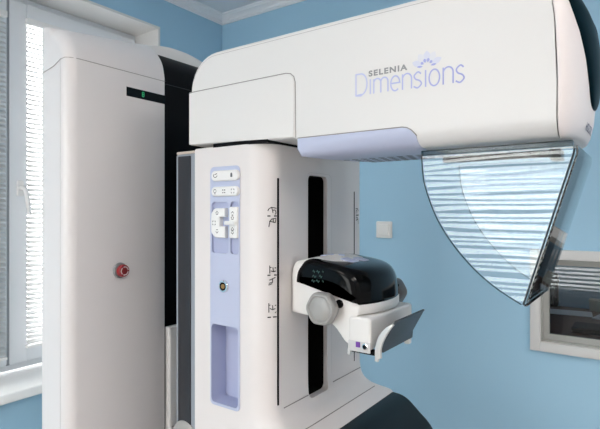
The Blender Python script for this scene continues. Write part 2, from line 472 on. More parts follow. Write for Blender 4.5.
cl = empty('added_ceiling_light', (.1, 3.4, ZC-.03), 'small dim ceiling light added to brighten the room beyond the observation window', 'ceiling light')  # unseen lamp, added to brighten the control room
obj('frame', lathe(B(), (.1, 3.4, ZC), 'Z', [(.16, -.0005), (.16, -.02), (.15, -.03), (.14, -.02)]), SLAT, cl)
obj('diffuser', lathe(B(), (.1, 3.4, ZC), 'Z', [(.139, -.012), (.139, -.024), (.10, -.034), (.04, -.038)]), mat('added_dim_diffuser', (.9, .9, .9), .5, emit=(1, .95, .9), estr=18), cl)

# light switch
sw = empty('light_switch', (-1.042, YB, -.125), 'square white light switch on the blue back wall', 'light switch')
obj('cover_plate', pillow(B(), rr(-1.083, -.125, -1.002, -.045, .006), 'Y', YB, YB-.010, 0, .004), SWITCH, sw)
obj('rocker', pillow(B(), rr(-1.070, -.112, -1.015, -.058, .003), 'Y', YB-.009, YB-.016, 0, .003), SWITCH, sw)

# ceiling lamps out of view, added to light the room
def added_ceiling_lamp(x, y, lb):
    r = empty('added_ceiling_light', (x, y, ZC-.03), lb, 'ceiling light', 'added square ceiling lights')
    bm = B(); a = .30
    for (p, q) in (((x-a, y-a), (x+a, y-a+.02)), ((x-a, y+a-.02), (x+a, y+a)), ((x-a, y-a+.02), (x-a+.02, y+a-.02)), ((x+a-.02, y-a+.02), (x+a, y+a-.02))):
        box(bm, (p[0], p[1], ZC-.03), (q[0], q[1], ZC-.0005))
    obj('frame', bm, SLAT, r, False)
    obj('diffuser', box(B(), (x-a+.02, y-a+.02, ZC-.022), (x+a-.02, y+a-.02, ZC-.002)), LAMP, r, False)
added_ceiling_lamp(1.0, 1.05, 'added square white ceiling light nearest the back wall')
added_ceiling_lamp(1.0, -1.10, 'added square white ceiling light nearest the window with the wide blind')
added_ceiling_lamp(-1.05, -1.10, 'added square white ceiling light nearest the left window wall')

added_ceiling_lamp(1.0, -.05, 'added square white ceiling light between the two others of its row')  # extra lamp added to brighten the machine's front faces

# ------------------------------------------------------------------ the machine
M = empty('mammography_machine', (-1.05, 1.07, ZF), 'large white mammography machine with lavender control panel and overhanging tube arm', 'medical machine')

# --- gantry: white pillar, black channel, arched rear shell
gp = [(-1.15, ZF+.001), (-1.15, .372)]
gp += smooth_path([(-1.15, .385), (-1.158, .412), (-1.173, .432), (-1.20, .453), (-1.235, .467), (-1.268, .472)], k=3)
gp += [(-1.268, ZF+.001)]
def crown(bm, y0, k=.115):
    for v in bm.verts:
        if v.co.z > .375: v.co.z += (v.co.z-.375)/.09*k*(v.co.y-y0)
    return bm
prm = [.12 if u < -1.225 else 1. for u, v in gp]
bm = pillow(B(), gp, 'Y', .648, .945, .030, .004, 6, rmap=prm); crown(bm, .66)
pil = obj('gantry_pillar', bm, PILLAR, M, sharp=50)
# seam around the top cover
z = .378
bm = B(); ps = [(-1.262, .6474, z-.024), (-1.21, .6474, z-.016), (-1.178, .6474, z-.004), (-1.1653, .6519, z), (-1.155, .661, z), (-1.1497, .678, z), (-1.1497, .944, z+.001)]
tube(bm, ps, .0009, 6); obj('seam', bm, SEAM, pil)
bm = B(); tube(bm, [(-1.1785, .6479, z), (-1.1785, .6479, -1.45)], .0007, 6); obj('seam', bm, mat('soft_seam', (.68, .68, .68), .6), pil)
dsp = obj('display_strip', box(B(), (-1.152, .815, .313), (-1.1493, .9452, .338)), BLACKG, pil, False, label='black display strip with a green digit')
bm = B(); fd = lambda u, v: (-1.1489, .868+u, .3265+v)
ribbon(bm, rr(-.0030, 0, .0030, .0060, .0015, 3), .0020, fd, True); ribbon(bm, rr(-.0030, -.0060, .0030, 0, .0015, 3), .0020, fd, True)
obj('digit', bm, GREENL, dsp, False)
# emergency stop: grey collar and red mushroom button (three depths: machine > pillar > pieces)
ey, ez = .794, -.155
bm = lathe(B(), (-1.15, ey, ez), 'X', [(.0208, -.002), (.0208, .003), (.0195, .006), (.016, .006), (.016, .008), (.0130, .0075), (.0130, .009)])
obj('stop_collar', bm, COLLAR, pil)
bm = lathe(B(), (-1.15, ey, ez), 'X', [(.0130, .008), (.0160, .0095), (.0168, .012), (.0164, .018), (.0150, .0210), (.0125, .0220)])
obj('stop_button', bm, RED, pil, label='red mushroom stop button')
bm = lathe(B(), (-1.15, ey, ez), 'X', [(.0072, .0215), (.0070, .0227), (.005, .0231)]); obj('button_centre', bm, REDD, pil)
bm = B(); fr_ = lambda u, v: (-1.1276, ey+u, ez+v)
for k in range(3):
    a0 = k*2*PI/3+.15
    ribbon(bm, [(.0106*math.cos(a0+1.55*j/8), .0106*math.sin(a0+1.55*j/8)) for j in range(9)], .0024, fr_)
    c_, s_ = math.cos(a0+1.85), math.sin(a0+1.85)
    flat(bm, [(.0106*c_, .0106*s_), (.0082*math.cos(a0+1.5), .0082*math.sin(a0+1.5)), (.0132*math.cos(a0+1.5), .0132*math.sin(a0+1.5))], fr_)
obj('arrow_ring', bm, PRINT, pil, False)

gb = [(u-.018, v) for u, v in gp]
bm = pillow(B(), gb, 'Y', .943, 1.205)
for v in bm.verts:
    if v.co.z > .375: v.co.z += (v.co.z-.375)/.09*.024
ch = obj('channel_back', bm, BLACKM, M, sharp=50, label='black recessed channel behind the arm')
z = .378
bm = B(); tube(bm, [(-1.1677, .946, z), (-1.1677, 1.204, z)], .0012, 6); obj('seam', bm, GREYD, ch)
bm = rbox(B(), (-1.16, .950, ZF+.3), (-1.135, 1.10, -.335), .006, 'Z', .004); lw = obj('lower_cover', bm, WHITE, M, label='white lower cover in the black channel')
bm = B(); tube(bm, [(-1.1345, .955, -.625), (-1.1345, 1.0, -.625)], .0012, 6); obj('seam', bm, SEAM, lw)
# far pillar, mirrored
bm = pillow(B(), gp, 'Y', 1.205, 1.50, .004, .030, 6, rmap=prm)
for v in bm.verts:
    if v.co.z > .375: v.co.z += (v.co.z-.375)/.09*.115*(2.15-v.co.y-.66)
obj('gantry_pillar', bm, PILLAR, M, sharp=50)
# arched rear shell whose rim shows above the channel
arch = smooth_path([(.815, .435), (.86, .478), (.93, .503), (1.02, .521), (1.075, .524), (1.13, .521), (1.22, .503), (1.29, .478), (1.35, .435)], k=3)
pr = [(.815, ZF+.001)]+arch+[(1.35, ZF+.001)]
bm = pillow(B(), pr, 'X', -1.50, -1.235, .03, .016, 4)
obj('rear_shell', bm, WHITE, M, sharp=50)

# --- C-shaped column
CX_, CY_, RX, RY = -.755, .90, .065, .05
def corner(th, off=0.): return (CX_+(RX+off)*math.cos(th), CY_-(RY+off)*math.sin(th))
plan = [(-.922, .85)]+[corner(PI/2*(1-k/12)) for k in range(13)]
plan += [(-.690, 1.235)]+[(-.725+.035*math.cos(PI/2*k/6), 1.265+.035*math.sin(PI/2*k/6)) for k in range(7)]+[(-.922, 1.30)]
def column_bm():
    """column and flared foot in one skin: the plan slides forward as it goes down"""
    bm = B(); dirs = inset_dirs(plan); rings = []; n = len(plan)
    lev = [(.1572-.005*(1-math.cos(PI/2*k/4)), .005*(1-math.sin(PI/2*k/4)), 0) for k in range(5)]
    fl = smooth_path([(-.40, 0), (-.435, 0.001), (-.455, .004), (-.470, .010), (-.482, .020), (-.490, .034), (-.4955, .050), (-.500, .076), (-.503, .104), (-.51, .108)], k=3)
    lev += [(z, 0, d) for z, d in fl]+[(-.56, 0, .106), (-.80, 0, .09), (-1.05, 0, .03)]
    for z, ins, d in lev:
        rings.append([bm.verts.new((p[0]+dirs[i].x*ins+(d if p[0] > -.9 else 0), p[1]+dirs[i].y*ins, z)) for i, p in enumerate(plan)])
    for A, Bq in zip(rings, rings[1:]):
        for i in range(n): bm.faces.new((A[i], A[(i+1) % n], Bq[(i+1) % n], Bq[i]))
    bm.faces.new(rings[0]); bm.faces.new(rings[-1][::-1])
    bmesh.ops.recalc_face_normals(bm, faces=bm.faces)
    return bm
bm = column_bm()
slot = pillow(B(), rr(1.008, -.462, 1.098, .092, .014), 'X', -.76, -.5)
bin_ = pillow(B(), rr(-.862, -.455, -.776, -.268, .010), 'Y', .80, .898)
KW = ((-.861, -.806, .008), (-.800, -.774, .007))
kws = [pillow(B(), rr(a, -.098, b, .024, r), 'Y', .83, .8540) for a, b, r in KW]
me = cut(bm, [slot, bin_]+kws)
col = link('column', me, WHITE2, M, sharp=40)
# slot lining (black) and lip
bm = pillow(B(), rr(1.0085, -.4615, 1.0975, .0915, .0137), 'X', -.7585, -.702)
bmesh.ops.delete(bm, geom=[f for f in bm.faces if len(f.verts) > 5 and all(v.co.x > -.72 for v in f.verts)], context='FACES')
obj('slot_lining', bm, BLACKM, col, sharp=30)
bm = B(); ribbon(bm, rr(1.002, -.468, 1.118, .098, .016), .0012, lambda u, v: (-.6893, u, v), True)
obj('slot_lip', bm, mat('lip_shade', (.62, .60, .59), .5), col, False)
for (y, za, zb) in ((.8885, -.440, .077), (1.2415, -.440, .058)):
    bm = B(); box(bm, (-.6920, y-.0020, za), (-.6894, y+.0022, zb)); obj('guide_groove', bm, BLACKM, col, False)
# rulers printed beside the grooves: (angle round the corner, height) strokes
def surf(u, v, e=0): # u metres along the arc from the front face, v height
    th = math.radians(17)+u/.052
    x, y = corner(th, .0005+e); return (x, y, v)
def ruler_marks(bm, zc, strokes, f):
    for i, st in enumerate(strokes): ribbon(bm, [(a, zc+b) for a, b in st], .0019 if len(st) > 2 or st[0][1] != st[1][1] else .0028, lambda u, v: f(u, v, .00012*i))
m1 = [[(.0, .0205), (.012, .0225), (.018, .019), (.020, .014)], [(.012, .0225), (.010, .016), (.0035, .0165)], [(.0035, .0165), (.0015, .010), (.004, .006)], [(.010, .016), (.009, .010)],
      [(0, .003), (.021, .003)], [(.001, -.002), (.012, -.004), (.016, -.009), (.004, -.012), (.002, -.004)], [(.016, -.009), (.018, -.022)], [(.009, -.004), (.008, -.012)]]
m2 = [[(.001, .020), (.016, .0215), (.016, .026)], [(.009, .021), (.008, .012), (.002, .013)], [(.014, .014), (.009, .012)], [(.016, .0215), (.016, .008)], [(0, .004), (.021, .004)],
      [(.003, -.001), (.010, -.004), (.010, -.012), (.018, -.014)], [(.010, -.004), (.017, -.007)], [(.019, -.018), (.011, -.015)]]
m3 = [[(.001, .016), (.018, .0175), (.018, .022)], [(.010, .017), (.009, .007), (.003, .009)], [(.016, .010), (.010, .007)], [(.018, .0175), (.018, .001)], [(.001, .002), (.004, -.001)], [(0, -.010), (.021, -.010)]]
for zc, st in ((-.012, m1), (-.147, m2), (-.228, m3)):
    bm = B(); ruler_marks(bm, zc, st, surf); obj('ruler_mark', bm, INK, col, False)
bm = B(); ruler_marks(bm, -.012, m1, lambda u, v, e=0: (-.6893+e, 1.249+u*.8, v)); obj('ruler_mark', bm, INK, col, False)

# side control panel (lavender), recess bin, keys
pan = empty('control_panel', (-.82, .85, -.462), parent=M)
pb = pillow(B(), rr(-.867, -.462, -.771, .108, .012), 'Y', .8495, .8475, 0, .0015)
binc = pillow(B(), rr(-.862, -.455, -.776, -.268, .010), 'Y', .80, .90)
slots = [pillow(B(), rr(a, -.098, b, .024, r), 'Y', .83, .87) for a, b, r in KW]
link('panel_plate', cut(pb, [binc]+slots), LAV, pan)
bm = B(); y1 = .896
pillow(bm, rr(-.8615, -.4545, -.7765, -.2685, .010), 'Y', .8480, y1)
bmesh.ops.delete(bm, geom=[f for f in bm.faces if len(f.verts) > 5 and all(v.co.y < .86 for v in f.verts)], context='FACES')
obj('recess_bin', bm, LAVD, pan, sharp=30, label='lavender storage recess with shade put into its colour')
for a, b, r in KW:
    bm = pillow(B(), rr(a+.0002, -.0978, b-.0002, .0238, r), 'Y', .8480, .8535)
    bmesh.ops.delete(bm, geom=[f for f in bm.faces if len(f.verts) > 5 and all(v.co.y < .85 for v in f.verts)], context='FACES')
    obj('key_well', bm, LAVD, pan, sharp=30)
for (xa, xb, za, zb, nm) in ((-.857, -.770, .073, .098, 'button_bar'), (-.857, -.770, .037, .060, 'button_bar')):
    obj(nm, pillow(B(), rr(xa, za, xb, zb, .0105), 'Y', .8478, .8405, 0, .004), KEYM, pan)
Cp = [(-.812, .009), (-.812, -.012), (-.829, -.012), (-.829, -.034), (-.812, -.034), (-.812, -.061), (-.842, -.061), (-.850, -.057), (-.857, -.048), (-.858, -.025), (-.857, -.004), (-.850, .006), (-.842, .009)]
obj('rocker_key', pillow(B(), Cp, 'Y', .8532, .8405, 0, .0035), KEYM, pan, label='white C-shaped rocker key')
obj('rocker_key', pillow(B(), rr(-.799, -.061, -.774, .012, .004), 'Y', .8532, .8410, 0, .0035), KEYM, pan)
obj('rocker_fin', rbox(B(), (-.808, .8340, -.030), (-.775, .8425, -.021), .003, 'Y', .002), KEYM, pan)
fk = lambda u, v: (u, .8402, v)
KS = mat('ink_dark_grey', (.10, .10, .11), .6)
def sym(kind, x, z, s=1.0):
    bm = B()
    if kind == 'arc': ribbon(bm, [(x+.006*s*math.cos(t), z+.004*s*math.sin(t)) for t in [2.2+4.2*j/9 for j in range(10)]], .0017, fk); ribbon(bm, [(x-.002, z+.002), (x+.006, z+.005)], .0017, fk)
    if kind == 'figure': flat(bm, [(x-.003, z-.005), (x+.003, z-.005), (x+.0032, z+.001), (x+.002, z+.005), (x-.002, z+.005), (x-.0032, z+.001)], fk)
    if kind == 'bulb': ribbon(bm, [(x+.0042*math.cos(2*PI*j/10), z+.001+.0042*math.sin(2*PI*j/10)) for j in range(10)], .0014, fk, True); ribbon(bm, [(x-.002, z-.0055), (x+.002, z-.0055)], .0016, fk)
    if kind == 'grid':
        for a in (-.003, .003):
            for b in (-.003, .003): ribbon(bm, [(x+a-.0018, z+b), (x+a+.0018, z+b)], .0028, fk)
    if kind == 'corners':
        for a in (-1, 1):
            for b in (-1, 1): ribbon(bm, [(x+a*.0045, z+b*.0015), (x+a*.0045, z+b*.0045), (x+a*.0015, z+b*.0045)], .0013, fk)
    if kind == 'up' or kind == 'down':
        q = 1 if kind == 'up' else -1
        ribbon(bm, [(x-.004, z-q*.001), (x, z+q*.003), (x+.004, z-q*.001)], .0015, fk); ribbon(bm, [(x-.003, z-q*.005), (x+.003, z-q*.005)], .0015, fk)
    if kind == 'house':
        ribbon(bm, [(x-.0045, z), (x, z+.0045), (x+.0045, z), (x+.0025, z), (x+.0025, z-.004), (x-.0025, z-.004), (x-.0025, z)], .0013, fk, True)
    obj('key_symbol', bm, KS, pan, False)
sym('arc', -.842, .086); sym('figure', -.790, .086, 1)
sym('bulb', -.843, .0485); sym('grid', -.814, .0485); sym('corners', -.786, .0485)
fk = lambda u, v: (u, .8402, v)
sym('house', -.836, -.002, 1); sym('corners', -.846, -.026); sym('down', -.836, -.047)
fk = lambda u, v: (u, .8407, v)
sym('up', -.787, -.002); sym('house', -.787, -.013); sym('down', -.787, -.048); sym('house', -.787, -.040)
kc = (-.819, .8476, -.175)
bm = lathe(B(), kc, 'Y', [(.0150, 0), (.0150, -.0030), (.0135, -.0055), (.0100, -.0060), (.0095, -.0035)], 28)
obj('socket_ring', bm, CHROME, pan, label='chrome round socket')
bm = lathe(B(), kc, 'Y', [(.0092, -.0005), (.0092, -.0040), (.0075, -.0042)], 24); obj('socket_well', bm, BLACKM, pan)
bm = lathe(B(), kc, 'Y', [(.0055, -.0040), (.0055, -.0062), (.0030, -.0066)], 20); obj('socket_core', bm, BRASS, pan)
bm = B(); flat(bm, [(kc[0]+.002+a, kc[2]+.0128+b) for a, b in ((-.001, -.0012), (.001, -.0012), (.001, .0012), (-.001, .0012))], lambda u, v: (u, kc[1]-.0059, v)); obj('red_mark', bm, RED, pan, False)

# dark rear bearing strip at the back edge of the column
bm = pillow(B(), [(-.922, .8505), (-.922, 1.28), (-.997, 1.28), (-.997, .858), (-.991, .851), (-.983, .8495)], 'Z', -1.05, .147, 0, .006, 3)
rs = obj('rear_bearing', bm, GREYM, M, label='grey rear strip along the column')
obj('dark_inlay', rbox(B(), (-.982, .8470, -1.04), (-.936, .8515, .141), .003, 'Y', .002), GREYD, rs)
obj('top_cap', rbox(B(), (-.993, .852, .1468), (-.925, 1.27, .1535), .003, 'Y', .002), mat('tan_cap', (.62, .53, .46), .5), rs)
bm = lathe(B(), (-.957, .848, -.568), 'Y', [(.042, .004), (.042, -.002), (.038, -.006), (.030, -.008)], 32); obj('pivot_disc', bm, KNOB, rs)

# seams of the flared foot
for za, pts in ((0, [(-.6855, 1.12, -.4503), (-.6855, 1.27, -.4503)]), (0, [(-.6860, .905, -.4503), (-.6858, .95, -.4503), (-.6855, 1.003, -.4503)]), (0, [(-.6405, .905, -.4945), (-.6395, .95, -.4950), (-.6395, 1.27, -.4950)])):
    obj('seam', tube(B(), pts, .0012, 6), SEAM, col)
blk = smooth_path([(-.586, -.5015), (-.568, -.5025), (-.553, -.506), (-.538, -.514), (-.522, -.527), (-.506, -.541), (-.488, -.556), (-.47, -.578), (-.455, -.62), (-.45, -.70)], k=3)+[(-.47, -.90), (-.586, -.90)]
bm = pillow(B(), blk, 'Y', .87, 1.29, .035, .02, 5)
obj('lower_arm_cover', bm, NAVY, M, sharp=50, label='black curved cover of the lower arm')

# --- tube arm
Y0, Y1 = .85, 1.20
ap = [(-.94, .168)]
body = [(-.94, .1672), (-.620, .1575), (-.612, .154), (-.609, .146), (-.606, .132), (-.598, .122), (-.585, .118), (-.45, .117), (-.30, .1175), (-.118, .118)]
bt = [(-.1175, .20), (-.121, .30), (-.130, .3865), (-.16, .3865)]
tl = [(-.852+.088*math.cos(t), .298+.0885*math.sin(t)) for t in [PI/2+PI/2*k/9 for k in range(10)]]
prof = body+bt+tl
rmap = []
for (u, v) in prof:
    if u < -.6 and v < .17: rmap.append(.12)
    elif u < -.59 and v < .17: rmap.append(.3)
    elif u < -.58 and v < .17: rmap.append(.6)
    elif v < .17: rmap.append(.9)
    elif v > .29: rmap.append(.28)
    else: rmap.append(.28)
bm = pillow(B(), prof, 'Y', Y0, Y1, .040, .04, 7, rmap=rmap, fix={9: (0, 1), 10: (0, 0), 11: (0, 0), 12: (0, -1)})
for v in bm.verts:                     # the underside rises a little towards the far side
    if v.co.z < .17 and v.co.x > -.608: v.co.z += .052*max(0, v.co.y-.885)*(1-max(0, v.co.z-.118)/.052*.999)
arm = obj('tube_arm', bm, WHITE, M, sharp=45)
# seams on the arm
def side_line(pts, r=.0009, y=Y0-.0002): return tube(B(), [(u, y, v) for u, v in pts], r, 6)
top = [(-.9395, .300)]+[(-.852+.080*math.cos(t), .298+.078*math.sin(t)) for t in [PI-PI/2*k/9 for k in range(1, 10)]]+[(-.135, .3760)]
obj('seam', tube(B(), [(u, Y0+.0005, v) for u, v in top[2:]], .0008, 6), mat('seam_pale', (.50, .49, .48), .6), arm)
# side cover plate at the arm's root
bm = pillow(B(), [(-.9412, .1685), (-.6165, .1590)]+rr(-.9412, .1675, -.6165, .2965, .020, corners=(0, 0, 1, 0))[2:], 'Y', Y0+.001, Y0-.0022, 0, .0015)
sc = obj('side_cover', bm, WHITE, arm)
obj('seam', side_line([(-.9405, .2985), (-.640, .2985), (-.627, .2958), (-.618, .288), (-.6145, .276), (-.6130, .158)], .0010), SEAM, arm)
# black gap strip between arm root and column
obj('gap_strip', box(B(), (-.86, .851, .1540), (-.69, 1.15, .1640)), BLACKM, arm, False)
# lavender belly cover
def arm_surf(v, x=-.4):
    """depth of the arm's rolled lower side at height v"""
    r = .04*min(.9, max(.12, .12+.18*(x+.606)/.008 if x < -.598 else .3+.3*(x+.598)/.013 if x < -.585 else .6+.3*(x+.585)/.135)); s = max(0., min(1., (v-.118)/r)); a = math.asin(s) if s < 1 else PI/2
    return Y0+r*(1-math.cos(PI/2-a)) if False else Y0+r*(1-math.sin(math.acos(1-s))) if s < 1 else Y0
bm = B()
us = [-.6075, -.600, -.59, -.57, -.53, -.49, -.45, -.41, -.385, -.372, -.362, -.354, -.346, -.340]
def ztop(u):
    if u < -.372: return .1560
    t = min(1, (u+.372)/.032); return .118+(.1560-.118)*math.sqrt(max(0, 1-t*t))
def zbot(u):
    if u > -.598: return .118
    return .118+.020*((-.598-u)/.0105)**1.5
rows = []
for u in us:
    zt, zb = ztop(u), min(zbot(u), ztop(u)); row = []
    for k in range(9):
        v = zb+(zt-zb)*k/8
        row.append(bm.verts.new((u, arm_surf(v, u)-.0016, v-.0022*(1-k/8))))
    rows.append(row)
for a, b in zip(rows, rows[1:]):
    for k in range(8): bm.faces.new((a[k], b[k], b[k+1], a[k+1]))
for i, u in enumerate(us[:-1]):     # the part that wraps under the arm
    pass
low_edge = [r[0] for r in rows if r[0].co.x >= -.5985]
prev = low_edge
for yy in (.93, 1.0, 1.08, 1.165):
    cur = [bm.verts.new((v.co.x, yy, .1150+.052*max(0, yy-.885))) for v in low_edge]
    for i in range(len(cur)-1): bm.faces.new((prev[i+1], prev[i], cur[i], cur[i+1]))
    prev = cur
bmesh.ops.recalc_face_normals(bm, faces=bm.faces)
obj('belly_cover', bm, LAV, arm, sharp=60, label='lavender cover along the lower edge of the arm')
obj('seam', tube(B(), [(u, arm_surf(ztop(u), u)-.0018, ztop(u)) for u in us], .0009, 6), SEAM, arm)
# vent grille under the arm
bm = B()
for i in range(10):
    for j in range(5):
        x, y = -.575+.022*i+(.011 if j % 2 else 0), 1.0+.035*j
        z = .1160+.052*(y-.885)
        flat(bm, [(x-.0085, y), (x, y-.013), (x+.0085, y), (x, y+.013)], lambda u, v: (u, v, .1150+.052*(v-.885)-.0006))
obj('vent_grille', bm, mat('vent_dark', (.06, .07, .09), .6), arm, False)

# printed lettering on the arm side
fa = lambda u, v: (u, Y0-.0006, v)
WS = .0027
def arc(cx, cz, rx, rz, a0, a1, n=14): return [(cx+rx*math.cos(math.radians(a0+(a1-a0)*k/n)), cz+rz*math.sin(math.radians(a0+(a1-a0)*k/n))) for k in range(n+1)]
def letter(kind, xa, xb, zb, h):
    w = xb-xa; o = []
    if kind == 'D': o.append(([(xa, zb), (xa, zb+h), (xa+w*.45, zb+h)]+arc(xa+w*.45, zb+h/2, w*.55, h/2, 90, -90)[1:]+[(xa+w*.45, zb)], True))
    if kind == 'i': o.append(([(xa, zb), (xa, zb+h)], False))
    if kind == 'n':
        o.append(([(xa, zb), (xa, zb+h)], False))
        o.append(([(xa, zb+h-w*.5-.002)]+arc(xa+w/2, zb+h-w*.55, w/2, w*.55, 180, 0)+[(xb, zb)], False))
    if kind == 'm':
        o.append(([(xa, zb), (xa, zb+h)], False)); q = w/4
        for c in (xa+q, xa+3*q): o.append(([(c-q, zb+h-.009)]+arc(c, zb+h-.008, q, .008, 180, 0)+[(c+q, zb)], False))
    if kind == 'o': o.append((arc(xa+w/2, zb+h/2, w/2, h/2, 0, 360, 24)[:-1], True))
    if kind == 'e': o.append(([(xa+.001, zb+h*.52), (xb, zb+h*.52)]+arc(xa+w/2, zb+h/2, w/2, h/2, 5, 310, 20), False))
    if kind == 's': o.append((smooth_path([(xb-.001, zb+h*.86), (xa+w*.55, zb+h), (xa+w*.08, zb+h*.80), (xa+w*.25, zb+h*.57), (xa+w*.75, zb+h*.44), (xb-w*.02, zb+h*.22), (xa+w*.5, zb), (xa, zb+h*.12)], k=4), False))
    return o
logo = mat('logo_lavender', (.5, .5, .8), .5)
nt = logo.node_tree; tc = nt.nodes.new('ShaderNodeTexCoord'); sp = nt.nodes.new('ShaderNodeSeparateXYZ'); cr = nt.nodes.new('ShaderNodeValToRGB')
cr.color_ramp.elements[0].color = (.58, .62, .86, 1); cr.color_ramp.elements[1].color = (.36, .40, .72, 1)
nt.links.new(tc.outputs['Generated'], sp.inputs[0]); nt.links.new(sp.outputs[0], cr.inputs[0]); nt.links.new(cr.outputs[0], nt.nodes['Principled BSDF'].inputs['Base Color'])
bm = B()
for kd, xa, xb, h in (('D', -.468, -.444, .041), ('i', -.437, -.436, .0285), ('m', -.4295, -.400, .0275), ('e', -.3945, -.3765, .0275), ('n', -.371, -.3535, .0285), ('s', -.3495, -.3345, .0285), ('i', -.3270, -.326, .0300), ('o', -.3205, -.3015, .029), ('n', -.295, -.2775, .0295), ('s', -.273, -.2585, .0295)):
    for q, (pts, cl) in enumerate(letter(kd, xa, xb, .2265-.0045*((xa+.468)/.21), h)): ribbon(bm, pts, WS, lambda u, v, q=q: (u, Y0-.0006-.0002*q, v), cl)
obj('lettering', bm, logo, arm, False, label='thin lavender lettering on the arm')
me = text_mesh('SELENIA', .0150, .0006, 1.22)
xs = [v.co.x for v in me.vertices]; k = .079/(max(xs)-min(xs))
me.transform(Matrix.Translation((-.4405, Y0-.0006, .2600)) @ Matrix(((k, 0, 0, 0), (0, 0, 1, 0), (0, .98, 0, 0), (0, 0, 0, 1))))
link('lettering', me, INKG, arm, False)['label'] = 'small grey capital lettering on the arm'
def petal(bm, a, r0, r1, w, f, n=8):
    a = math.radians(a); d = Vector((math.cos(a), math.sin(a))); p = Vector((-d.y, d.x)); L = []; R = []
    for k in range(n+1):
        t = k/n; s = w*math.sin(PI*t**1.15)**.9 if 0 < t < 1 else 0
        L.append(tuple(d*(r0+(r1-r0)*t)+p*s)); R.append(tuple(d*(r0+(r1-r0)*t)-p*s))
    flat(bm, R+L[::-1][1:-1], f)
lc = (-.325, .2600)
for (name_, m_, defs, dy) in (('lotus_petals', INKP, ((22, .010, .034, .0065), (57, .010, .033, .0075), (90, .010, .032, .0075), (123, .010, .033, .0075), (158, .010, .034, .0065)), .0005),
                              ('lotus_heart', INKV, ((5, .008, .021, .0022), (40, .008, .016, .003), (75, .008, .017, .0033), (108, .008, .017, .0033), (142, .008, .016, .003), (176, .008, .021, .0022)), .0008)):
    bm = B()
    for i, d in enumerate(defs): petal(bm, *d, lambda u, v, i=i: (lc[0]+u*.86, Y0-dy-.00006*i, lc[1]+v*.86))
    ob_ = obj(name_, bm, m_, arm, False)
    if m_ is INKP:
        ob_.data.materials.append(INKQ)
        for i, p in enumerate(ob_.data.polygons): p.material_index = i % 2

# end cap of the arm with the dark domed window
def lerp(t, x):
    for (a, b), (c, d) in zip(t, t[1:]):
        if x <= c: return b+(d-b)*max(0, (x-a)/(c-a))
    return t[-1][1]
YC, HW = (Y0+Y1)/2, (Y1-Y0)/2
XFT = [(.116, -.110), (.121, -.100), (.135, -.0915), (.165, -.085), (.21, -.0808), (.25, -.080), (.29, -.082), (.33, -.088), (.365, -.102), (.3865, -.126)]
XLT = [(.116, -.1160), (.20, -.1160), (.30, -.1195), (.3865, -.1285)]
def nose_x(y, z):
    q = max(0, 1-((y-YC)/HW)**2)
    return lerp(XLT, z)+(lerp(XFT, z)-lerp(XLT, z))*math.sqrt(q)
zs = [.116, .118, .121, .127, .135, .147, .165, .187, .21, .23, .25, .27, .29, .31, .33, .35, .365, .378, .3865]
bm = B(); rings = []
for j in range(33):
    th = PI*j/32; y = YC-HW*math.cos(th); d = min(y-Y0, Y1-y); k = min(1, max(0, 1-d/.036))
    ib = .036*(1-math.sqrt(1-k*k)); it = .011*(1-math.sqrt(1-k*k)) ; row = []
    m_ = lambda z: z+ib*max(0, 1-(z-.116)/.20)-it*max(0, (z-.30)/.0865)
    for z in zs: row.append(bm.verts.new((nose_x(y, z) if 0 < j < 32 else lerp(XLT, z)+.001, y, m_(z)+.052*max(0, y-.885)*max(0, 1-(z-.116)/.06))))
    for z in zs[::-1]: row.append(bm.verts.new((lerp(XLT, z), y, m_(z)+.052*max(0, y-.885)*max(0, 1-(z-.116)/.06))))
    rings.append(row)
n = len(rings[0])
for A, Bq in zip(rings, rings[1:]):
    for i in range(n): bm.faces.new((A[i], A[(i+1) % n], Bq[(i+1) % n], Bq[i]))
bm.faces.new(rings[0]); bm.faces.new(rings[-1][::-1])
bmesh.ops.recalc_face_normals(bm, faces=bm.faces)
cap = obj('end_cap', bm, CAPM, M, sharp=60, label='white end cap of the tube arm, pinkish light put into its colour')
half = [(1.025, .183), (1.00, .185), (.978, .194), (.958, .213), (.93, .255), (.902, .295), (.880, .33), (.868, .362), (.878, .374), (.93, .378), (1.025, .379)]
outl = smooth_path(half, k=3); outl = outl+[(2*YC-y, z) for y, z in outl[-2:0:-1]]
bm = B(); rings = []; cyz = (YC, .30)
for rho, dx in ((1, -.004), (1, .002), (.985, .0035), (.95, .0048), (.88, .0062), (.75, .0077), (.55, .0090), (.3, .0098)):
    row = []
    for y, z in outl:
        yy, zz = cyz[0]+(y-cyz[0])*rho, cyz[1]+(z-cyz[1])*rho
        row.append(bm.verts.new((nose_x(yy, zz)+dx, yy, zz)))
    rings.append(row)
n = len(outl)
for A, Bq in zip(rings, rings[1:]):
    for i in range(n): bm.faces.new((A[i], A[(i+1) % n], Bq[(i+1) % n], Bq[i]))
bm.faces.new(rings[-1]); bm.faces.new(rings[0][::-1])
bmesh.ops.recalc_face_normals(bm, faces=bm.faces)
obj('domed_window', bm, GLOBE, cap, sharp=60, label='glossy dark domed window')
me = text_mesh('HOLOGIC', .019, .0004, 1.0)
for v in me.vertices:
    yy, zz = .976+v.co.x, .141+v.co.y
    v.co = (nose_x(yy, zz)+.0006, yy, zz)
link('lettering', me, mat('ink_navy', (.03, .04, .10), .5), cap, False)

